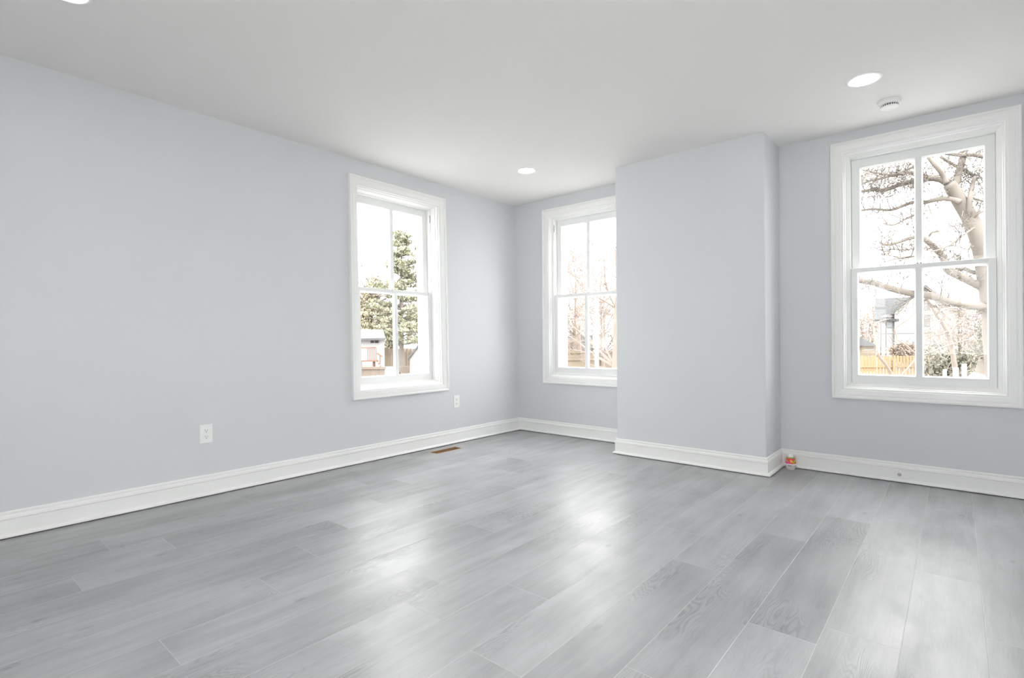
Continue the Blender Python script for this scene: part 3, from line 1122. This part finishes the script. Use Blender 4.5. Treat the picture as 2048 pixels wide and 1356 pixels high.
# ---- fences
def fence(name, mt, pa, pb, D0, D1, ytop, label, pick=0.14, gap=0.03, pointed=True, rails=(0.35, 1.1), H_=None, ztop=None, cat='fence'):
    A, B = ground_at(pa, D0), ground_at(pb, D1)
    if ztop is None:
        ztop = (at(pa, ytop, D0).z + at(pb, ytop, D1).z) / 2
    L_ = (B - A).length
    d = (B - A).normalized()
    nrm = Vector((-d.y, d.x, 0))
    if nrm.dot(CAM - A) < 0:
        nrm = -nrm
    root = empty(name, (A + B) / 2, label, cat)
    n = int(L_ / (pick + gap))
    bm = bmesh.new()
    for i in range(n):
        q = A + d * (i * (pick + gap))
        zt = ztop + 0.012 * math.sin(i * 1.7)
        prof = [(0, GZ), (pick, GZ), (pick, zt - 0.05), (pick * 0.72, zt), (pick * 0.28, zt), (0, zt - 0.05)] if pointed else [(0, GZ), (pick, GZ), (pick, zt), (0, zt)]
        fr = [bm.verts.new(q + d * a + nrm * 0.012 + Vector((0, 0, z - GZ))) for a, z in prof]
        bk = [bm.verts.new(q + d * a - nrm * 0.012 + Vector((0, 0, z - GZ))) for a, z in prof]
        bm.faces.new(fr)
        bm.faces.new(list(reversed(bk)))
        for k in range(len(prof)):
            j = (k + 1) % len(prof)
            bm.faces.new((fr[k], bk[k], bk[j], fr[j]))
    bmesh.ops.recalc_face_normals(bm, faces=bm.faces)
    link('pickets', bm, mt, root)
    for rz in rails:
        bm = bmesh.new()
        a_, b_ = A + nrm * 0.04, B + nrm * 0.04
        vs = []
        for e in (a_, b_):
            for dn, dz in ((-0.025, -0.045), (0.025, -0.045), (0.025, 0.045), (-0.025, 0.045)):
                vs.append(bm.verts.new(e + nrm * dn + Vector((0, 0, ztop - GZ - rz + dz))))
        for q in ((3, 2, 1, 0), (4, 5, 6, 7), (0, 1, 5, 4), (1, 2, 6, 5), (2, 3, 7, 6), (3, 0, 4, 7)):
            bm.faces.new([vs[i] for i in q])
        link('rail', bm, mt, root)
    for i in range(int(L_ / 2.4) + 1):
        q = A + d * min(L_ - 0.1, 0.35 + i * 2.4) + nrm * 0.10
        bm = bmesh.new()
        box(bm, q.x - 0.06, q.x + 0.06, q.y - 0.06, q.y + 0.06, GZ, ztop - 0.22)
        link('post', bm, mt, root)
    return root


fence('picket_fence', M['cedar'], 1690, 2010, 30.0, 30.0, 711, 'orange new-wood picket fence seen low through the right window', gap=0.045, rails=(0.62, 1.25))
# white posts in the yard
for k, (x, y, w) in enumerate(((1889, 739, 0.10), (1911, 735, 0.15), (1928, 728, 0.13))):
    D = 16.5
    g = ground_at(x, D)
    t = at(x, y, D)
    bm = bmesh.new()
    box(bm, g.x - w / 2, g.x + w / 2, g.y - w / 2, g.y + w / 2, GZ, t.z, 0.01)
    tag(link('yard_post', bm, M['whitep']), ['shortest white post in front of the orange fence, leftmost of three', 'wide white post in front of the orange fence, middle of three',
        'tall white post beside the vine thicket, rightmost of three'][k], 'post', 'white yard posts')
# snow heap
rng = random.Random(9)
bm = bmesh.new()
bmesh.ops.create_icosphere(bm, subdivisions=3, radius=1.0)
for v in bm.verts:
    n_ = 1 + 0.12 * math.sin(v.co.x * 5 + 1) * math.cos(v.co.y * 4) + 0.08 * math.sin(v.co.z * 7)
    v.co = Vector((v.co.x * 0.75, v.co.y * 0.55, max(0, v.co.z) * 1.25)) * n_
c = ground_at(1946, 13.2)
bmesh.ops.translate(bm, verts=bm.verts, vec=c)
tag(link('snow_heap', bm, M['snow'], smooth=True), 'white snow heap at the foot of the ivy trunk in the right window', 'snow heap')
# ivy stump
rng = random.Random(10)
root = empty('ivy_trunk', ground_at(1968, 15), 'thick ivy covered trunk at the lower right of the right window', 'tree')
bm = bmesh.new()
px_branch(bm, [(1962, 800), (1964, 750), (1967, 725), (1974, 695), (1973, 660), (1968, 620), (1972, 590)], 15, 20, 7, rng, 0.05, 9)
sp_, _x = px_branch(bm, [(1974, 700), (1984, 670), (1990, 640)], 15, 8, 4, rng, 0.05, 7)
link('trunk', bm, M['bark'], root, smooth=True)
bm = bmesh.new()
for y in range(640, 735, 8):
    leaves(bm, at(1969 + rng.uniform(-9, 9), y, 15), (0.22, 0.22, 0.16), 50, 0.05, rng, 0.3)
link('ivy', bm, M['shrub'], root)


# ---- houses: boxes aligned with the view axis
def away(px):
    d = _f + _r * ((px - 1024) / FPX)
    return Vector((d.x, d.y, 0)).normalized()


def hprism(bm, pts_px, D0, D1):
    """extrude an outline standing at depth D0 away from the viewer"""
    f2 = away(sum(x for x, y in pts_px) / len(pts_px))
    fr = [bm.verts.new(at(x, y, D0)) for x, y in pts_px]
    bk = [bm.verts.new(at(x, y, D0) + f2 * (D1 - D0)) for x, y in pts_px]
    bm.faces.new(fr)
    bm.faces.new(list(reversed(bk)))
    n = len(pts_px)
    for i in range(n):
        j = (i + 1) % n
        bm.faces.new((fr[i], bk[i], bk[j], fr[j]))
    bmesh.ops.recalc_face_normals(bm, faces=bm.faces)


# white gabled house (right window)
root = empty('white_house', ground_at(1840, 42), 'white gabled house with grey roof and arched window beyond the orange fence', 'house')
bm = bmesh.new()
gy = 765
hprism(bm, [(1789, gy), (1789, 625), (1851, 577), (1918, 627), (1918, gy)], 40, 48)
link('gable_wall', bm, M['siding'], root)
bm = bmesh.new()
hprism(bm, [(1757, gy), (1757, 636), (1776, 628), (1796, 628), (1796, gy)], 40.2, 46)
link('side_wing', bm, M['siding'], root)
bm = bmesh.new()
hprism(bm, [(1781, 630), (1851, 575), (1927, 632), (1927, 626), (1851, 569), (1781, 624)], 39.6, 48.4)
link('gable_roof', bm, M['palroof'], root)
bm = bmesh.new()
q = [at(1749, 639, 39.9), at(1797, 639, 39.9), at(1818, 594, 43.0), at(1750, 597, 43.0)]
vs = [bm.verts.new(p_) for p_ in q] + [bm.verts.new(p_ - Vector((0, 0, 0.15))) for p_ in q]
for qd in ((0, 1, 2, 3), (7, 6, 5, 4), (0, 4, 5, 1), (1, 5, 6, 2), (2, 6, 7, 3), (3, 7, 4, 0)):
    bm.faces.new([vs[i] for i in qd])
link('wing_roof', bm, M['roof'], root)
for (x0, x1, y0, y1, arch, D) in ((1848, 1861, 605, 620, 1, 39.95), (1848, 1861, 629, 653, 0, 39.95), (1773, 1785, 641, 655, 0, 40.12), (1826, 1834, 683, 705, 0, 39.95), (1866, 1872, 683, 697, 0, 39.95)):
    bm = bmesh.new()
    pts = [(x0, y1), (x1, y1), (x1, y0)]
    if arch:
        pts += [((x0 + x1) / 2 + (x1 - x0) / 2 * math.cos(a), y0 - (x1 - x0) / 2 * math.sin(a)) for a in (0.6, 1.2, 1.57, 1.94, 2.54)]
    pts.append((x0, y0))
    hprism(bm, pts, D, D + 0.2)
    link('arched_window' if arch else 'house_window', bm, M['pane'], root)
bm = bmesh.new()
tube(bm, [at(1757, 667, 39.6), at(1918, 666, 39.6)], 0.045, 6)
link('band_line', bm, M['wire'], root)
for x, y0, y1 in ((1762, 638, 700), (1772, 655, 745)):
    bm = bmesh.new()
    tube(bm, [at(x, y0, 39), at(x, y1 + 20, 39)], 0.05, 6)
    link('downpipe', bm, M['wire'], root)

# low garage left of it
root = empty('low_garage', ground_at(1725, 36), 'low pale garage with grey hip roof at the left of the right window', 'garage')
bm = bmesh.new()
hprism(bm, [(1690, 765), (1690, 690), (1752, 692), (1752, 765)], 36, 40)
link('garage_wall', bm, M['paleboard'], root)
bm = bmesh.new()
hprism(bm, [(1685, 692), (1700, 672), (1724, 676), (1758, 692)], 35.7, 40.3)
link('garage_roof', bm, M['palroof'], root)

# ---------------- middle window (window 2) view
rng = random.Random(41)


def bare_tree(name, px, D, ytop, r, seed, mt, label, n=6, depth=3, spread=0.7):
    global TWMIN
    TWMIN = 0.42 * D / FPX
    rng = random.Random(seed)
    bm = bmesh.new()
    g = ground_at(px, D)
    top = at(px, ytop, D).z
    hgt = top - GZ
    pts, rad = [g], [r]
    p_ = g.copy()
    for i in range(6):
        p_ = p_ + Vector((rng.gauss(0, .04), rng.gauss(0, .04), 1)) * hgt * 0.9 / 6
        pts.append(p_.copy())
        rad.append(r * (1 - 0.13 * (i + 1)))
    tube(bm, pts, rad, 8)
    for i in range(2, 7):
        for k in range(n - 2):
            a = rng.uniform(0, 6.28)
            twigs(bm, pts[i], Vector((math.cos(a), math.sin(a), rng.uniform(0.3, 1.1))), hgt * rng.uniform(0.22, 0.42), rad[i] * 0.5, depth - 1, rng, spread, 4, 0.05)
    return tag(link(name, bm, mt, origin=g), label, 'tree')


bare_tree('bare_tree', 1224, 14.0, 460, 0.11, 51, M['twig'], 'bare tree with upright forks at the right of the middle window', 5, 3)
bare_tree('bare_tree', 1150, 25.0, 545, 0.12, 52, M['rust'], 'bare tree behind the grey shed in the middle window', 7, 4)
bare_tree('bare_tree', 1206, 40.0, 520, 0.14, 53, M['rust'], 'slender far bare tree behind the white pole in the middle window', 7, 4)
bare_tree('bare_tree', 1210, 21.2, 600, 0.08, 54, M['twig'], 'low twiggy tree before the pale fence in the middle window', 7, 4, 0.85)
thicket('hedge_evergreen', M['twig'], 1118, 1158, 612, 54.0, 56, 8, 1600, 'soft green evergreen above the grey shed in the middle window', 'shrub', M['pine'], 0.14)
root = empty('cut_trunk', ground_at(1159, 26.6), 'broken orange-brown trunk before the grey shed in the middle window', 'tree')
bm = bmesh.new()
rng = random.Random(57)
px_branch(bm, [(1160, 775), (1159, 720), (1158, 690), (1157, 668), (1160, 648)], 26.6, 9, 5, rng, 0.03, 8)
px_branch(bm, [(1158, 672), (1153, 655), (1151, 646)], 26.6, 4, 2, rng, 0.03, 6)
link('trunk', bm, M['rust'], root, smooth=True)
root = empty('grey_shed', ground_at(1145, 29), 'pale grey shed with a flat roof behind the fence in the middle window', 'shed')
bm = bmesh.new()
hprism(bm, [(1095, 770), (1095, 668), (1186, 670), (1186, 770)], 29, 33)
link('shed_wall', bm, M['palroof'], root)
bm = bmesh.new()
hprism(bm, [(1090, 699), (1190, 696), (1190, 700), (1090, 704)], 28.6, 29)
link('shed_ledge', bm, M['roof'], root)
fence('pale_fence', M['paleboard'], 1080, 1300, 23.0, 23.0, 702, 'pale tan board fence low in the middle window', pick=0.20, gap=0.004, pointed=False, rails=(0.05, 0.36))
bm = bmesh.new()
g = ground_at(1193, 9)
tube(bm, [g, at(1193, 596, 9)], 0.035, 10)
tag(link('white_pole', bm, M['whitep'], smooth=True), 'white upright pole outside the middle window', 'pole')


# ---------------- left window (window 1) view
def pine(name, px, D, ytop, spread_px, seed, label, mt, n=26, cards=135, size=0.125):
    rng = random.Random(seed)
    g = ground_at(px, D)
    top = at(px, ytop, D).z
    hgt = top - GZ
    R_ = spread_px * D / FPX
    root = empty(name, g, label, 'tree')
    bm = bmesh.new()
    tube(bm, [g, g + Vector((0, 0, hgt * 0.5)), g + Vector((0, 0, hgt * 0.98))], [0.02 * hgt, 0.014 * hgt, 0.003 * hgt], 8)
    fb = bmesh.new()
    for i in range(n):
        t = 0.2 + 0.78 * i / (n - 1)
        z = hgt * t
        rr = R_ * (1.03 - t) ** 0.62
        for k in range(5):
            a = rng.uniform(0, 6.28)
            l_ = rr * rng.uniform(0.5, 1.15)
            e = g + Vector((math.cos(a) * l_, math.sin(a) * l_, z + rng.uniform(-0.02, 0.05) * hgt))
            s_ = g + Vector((0, 0, z - 0.02 * hgt))
            tube(bm, [s_, s_.lerp(e, .5) + Vector((0, 0, -0.1)), e], [0.005 * hgt, 0.0035 * hgt, 0.002 * hgt], 4)
            for tt in (0.4, 0.7, 1.0):
                if rng.random() < 0.25:
                    continue
                c = s_.lerp(e, tt)
                leaves(fb, c, (0.16 * rr + 0.22, 0.16 * rr + 0.22, 0.17), cards // 3, size, rng, 0.1)
    leaves(fb, g + Vector((0, 0, hgt * 0.98)), (0.15, 0.15, 0.35), 14, size * 0.7, rng, 0.1)
    link('trunk', bm, M['bark'], root)
    link('foliage', fb, mt, root)
    return root


pine('pine_tree', 803, 42.0, 464, 82, 61, 'tall ragged pine in the middle of the left window', M['pine'])
pine('pine_tree', 918, 52.0, 530, 60, 62, 'pine hidden mostly behind the right side of the left window', M['pine'])
M['olive'] = omat('olive_foliage', (0.44, 0.38, 0.26), 0.85, 0.3, 1.0)


def broad(name, px, D, ytop, wpx, seed, label, mt, n=60):
    rng = random.Random(seed)
    g = ground_at(px, D)
    top = at(px, ytop, D).z
    hgt = top - GZ
    R_ = wpx * D / FPX
    root = empty(name, g, label, 'tree')
    bm = bmesh.new()
    tube(bm, [g, g + Vector((0.1, 0, hgt * 0.4)), g + Vector((0, 0.1, hgt * 0.8))], [0.2, 0.15, 0.06], 8)
    for i in range(9):
        a = rng.uniform(0, 6.28)
        twigs(bm, g + Vector((0, 0, hgt * rng.uniform(0.3, 0.75))), Vector((math.cos(a), math.sin(a), 0.8)), hgt * 0.35, 0.07, 2, rng, 0.6, 4, 0.05)
    fb = bmesh.new()
    for i in range(n):
        v = Vector((rng.gauss(0, 1), rng.gauss(0, 1), rng.gauss(0, 1))).normalized() * rng.uniform(0.4, 0.9)
        c = g + Vector((v.x * R_, v.y * R_, hgt * (0.53 + 0.44 * v.z)))
        leaves(fb, c, (R_ * .30, R_ * .30, hgt * .09), 120, 0.14, rng, 0.1)
    link('trunk', bm, M['bark'], root)
    link('foliage', fb, mt, root)


broad('leafy_tree', 742, 46.0, 536, 34, 63, 'rounded olive tree behind the pale house at the left of the left window', M['olive'])
broad('leafy_tree', 684, 50.0, 552, 36, 64, 'olive tree at the far left edge of the left window', M['olive'])
broad('leafy_tree', 778, 53.0, 590, 26, 65, 'lower olive tree between the pale house and the pine in the left window', M['olive'])
broad('leafy_tree', 838, 62.0, 590, 28, 66, 'low olive tree right of the pine in the left window', M['olive'])

root = empty('pale_house', ground_at(735, 35), 'pale house with light grey roof and a wooden deck in the left window', 'house')
bm = bmesh.new()
hprism(bm, [(650, 765), (650, 677), (769, 675), (769, 765)], 34, 36.5)
link('house_wall', bm, M['siding'], root)
bm = bmesh.new()
A_ = [at(645, 678, 33.6), at(771, 676, 33.6), at(766, 659, 36.0), at(650, 660, 36.0)]
vs = [bm.verts.new(p_) for p_ in A_] + [bm.verts.new(p_ - Vector((0, 0, 0.14))) for p_ in A_]
for qd in ((0, 1, 2, 3), (7, 6, 5, 4), (0, 4, 5, 1), (1, 5, 6, 2), (2, 6, 7, 3), (3, 7, 4, 0)):
    bm.faces.new([vs[i] for i in qd])
link('house_roof', bm, M['palroof'], root)
for x0, x1 in ((741, 748), (750, 757)):
    bm = bmesh.new()
    hprism(bm, [(x0, 686), (x1, 686), (x1, 681), (x0, 681)], 33.95, 34.1)
    link('house_window', bm, M['roof'], root)

root = empty('wooden_deck', ground_at(738, 31), 'red-brown raised deck with railing and steps beside the pale house', 'deck')
bm = bmesh.new()
hprism(bm, [(690, 724), (757, 723), (757, 720), (690, 721)], 30, 33.5)
link('deck_floor', bm, M['redwood'], root)
bm = bmesh.new()
hprism(bm, [(690, 698), (752, 696), (752, 694), (690, 696)], 30, 30.1)
for i in range(16):
    x = 692 + i * 4
    if 722 < x < 734:
        continue
    tube(bm, [at(x, 696, 30.05), at(x, 721, 30.05)], 0.03, 4)
link('railing', bm, M['redwood'], root)
bm = bmesh.new()
for i in range(5):
    hprism(bm, [(753 + i * 3, 722 + i * 5), (757 + i * 3, 722 + i * 5), (757 + i * 3, 724 + i * 5), (753 + i * 3, 724 + i * 5)], 30, 31)
tube(bm, [at(754, 706, 30), at(765, 713, 30)], 0.05, 5)
tube(bm, [at(760, 711, 30), at(760, 728, 30)], 0.04, 5)
link('steps', bm, M['redwood'], root)
for i, x in enumerate((696, 721, 748)):
    bm = bmesh.new()
    tube(bm, [at(x, 722, 30.3), ground_at(x, 30.3)], 0.08, 6)
    link('deck_post', bm, M['redwood'], root)
fence('grey_board_fence', M['oldwood'], 660, 772, 20.0, 20.0, 735, 'weathered brown board fence low at the left of the left window', pick=0.15, gap=0.012, pointed=False, rails=(0.02,))
fence('leaning_board_fence', M['oldwood'], 790, 820, 21.0, 22.5, 733, 'short stretch of weathered fence beside the white shed in the left window', pick=0.13, gap=0.02, pointed=False, rails=())
fence('tan_back_fence', M['paleboard'], 700, 900, 47.0, 47.0, 697, 'long tan fence far back under the pine in the left window', pick=0.30, gap=0.01, pointed=False, rails=(0.4,))
root = empty('white_shed', ground_at(850, 23), 'white gabled shed at the lower right of the left window', 'shed')
bm = bmesh.new()
hprism(bm, [(820, 800), (820, 718), (850, 679), (900, 740), (900, 800)], 23, 26)
link('shed_wall', bm, M['whitep'], root)
bm = bmesh.new()
hprism(bm, [(815, 721), (850, 676), (905, 742), (905, 737), (850, 671), (815, 716)], 22.8, 26.2)
link('shed_roof', bm, M['palroof'], root)
bm = bmesh.new()
c = at(847, 747, 21.5)
bmesh.ops.create_icosphere(bm, subdivisions=2, radius=0.36)
for v in bm.verts:
    v.co.z *= 1.4
    v.co *= 1 + 0.1 * math.sin(v.co.x * 9) * math.cos(v.co.z * 7)
bmesh.ops.translate(bm, verts=bm.verts, vec=Vector((c.x, c.y, c.z - 0.3)))
for v in bm.verts:
    if v.co.z < c.z - 0.4:
        v.co.z = GZ if v.co.z < c.z - 0.6 else v.co.z
tag(link('tarp_bundle', bm, M['tarp'], smooth=True), 'pale blue tarp covered bundle beside the white shed', 'tarp')
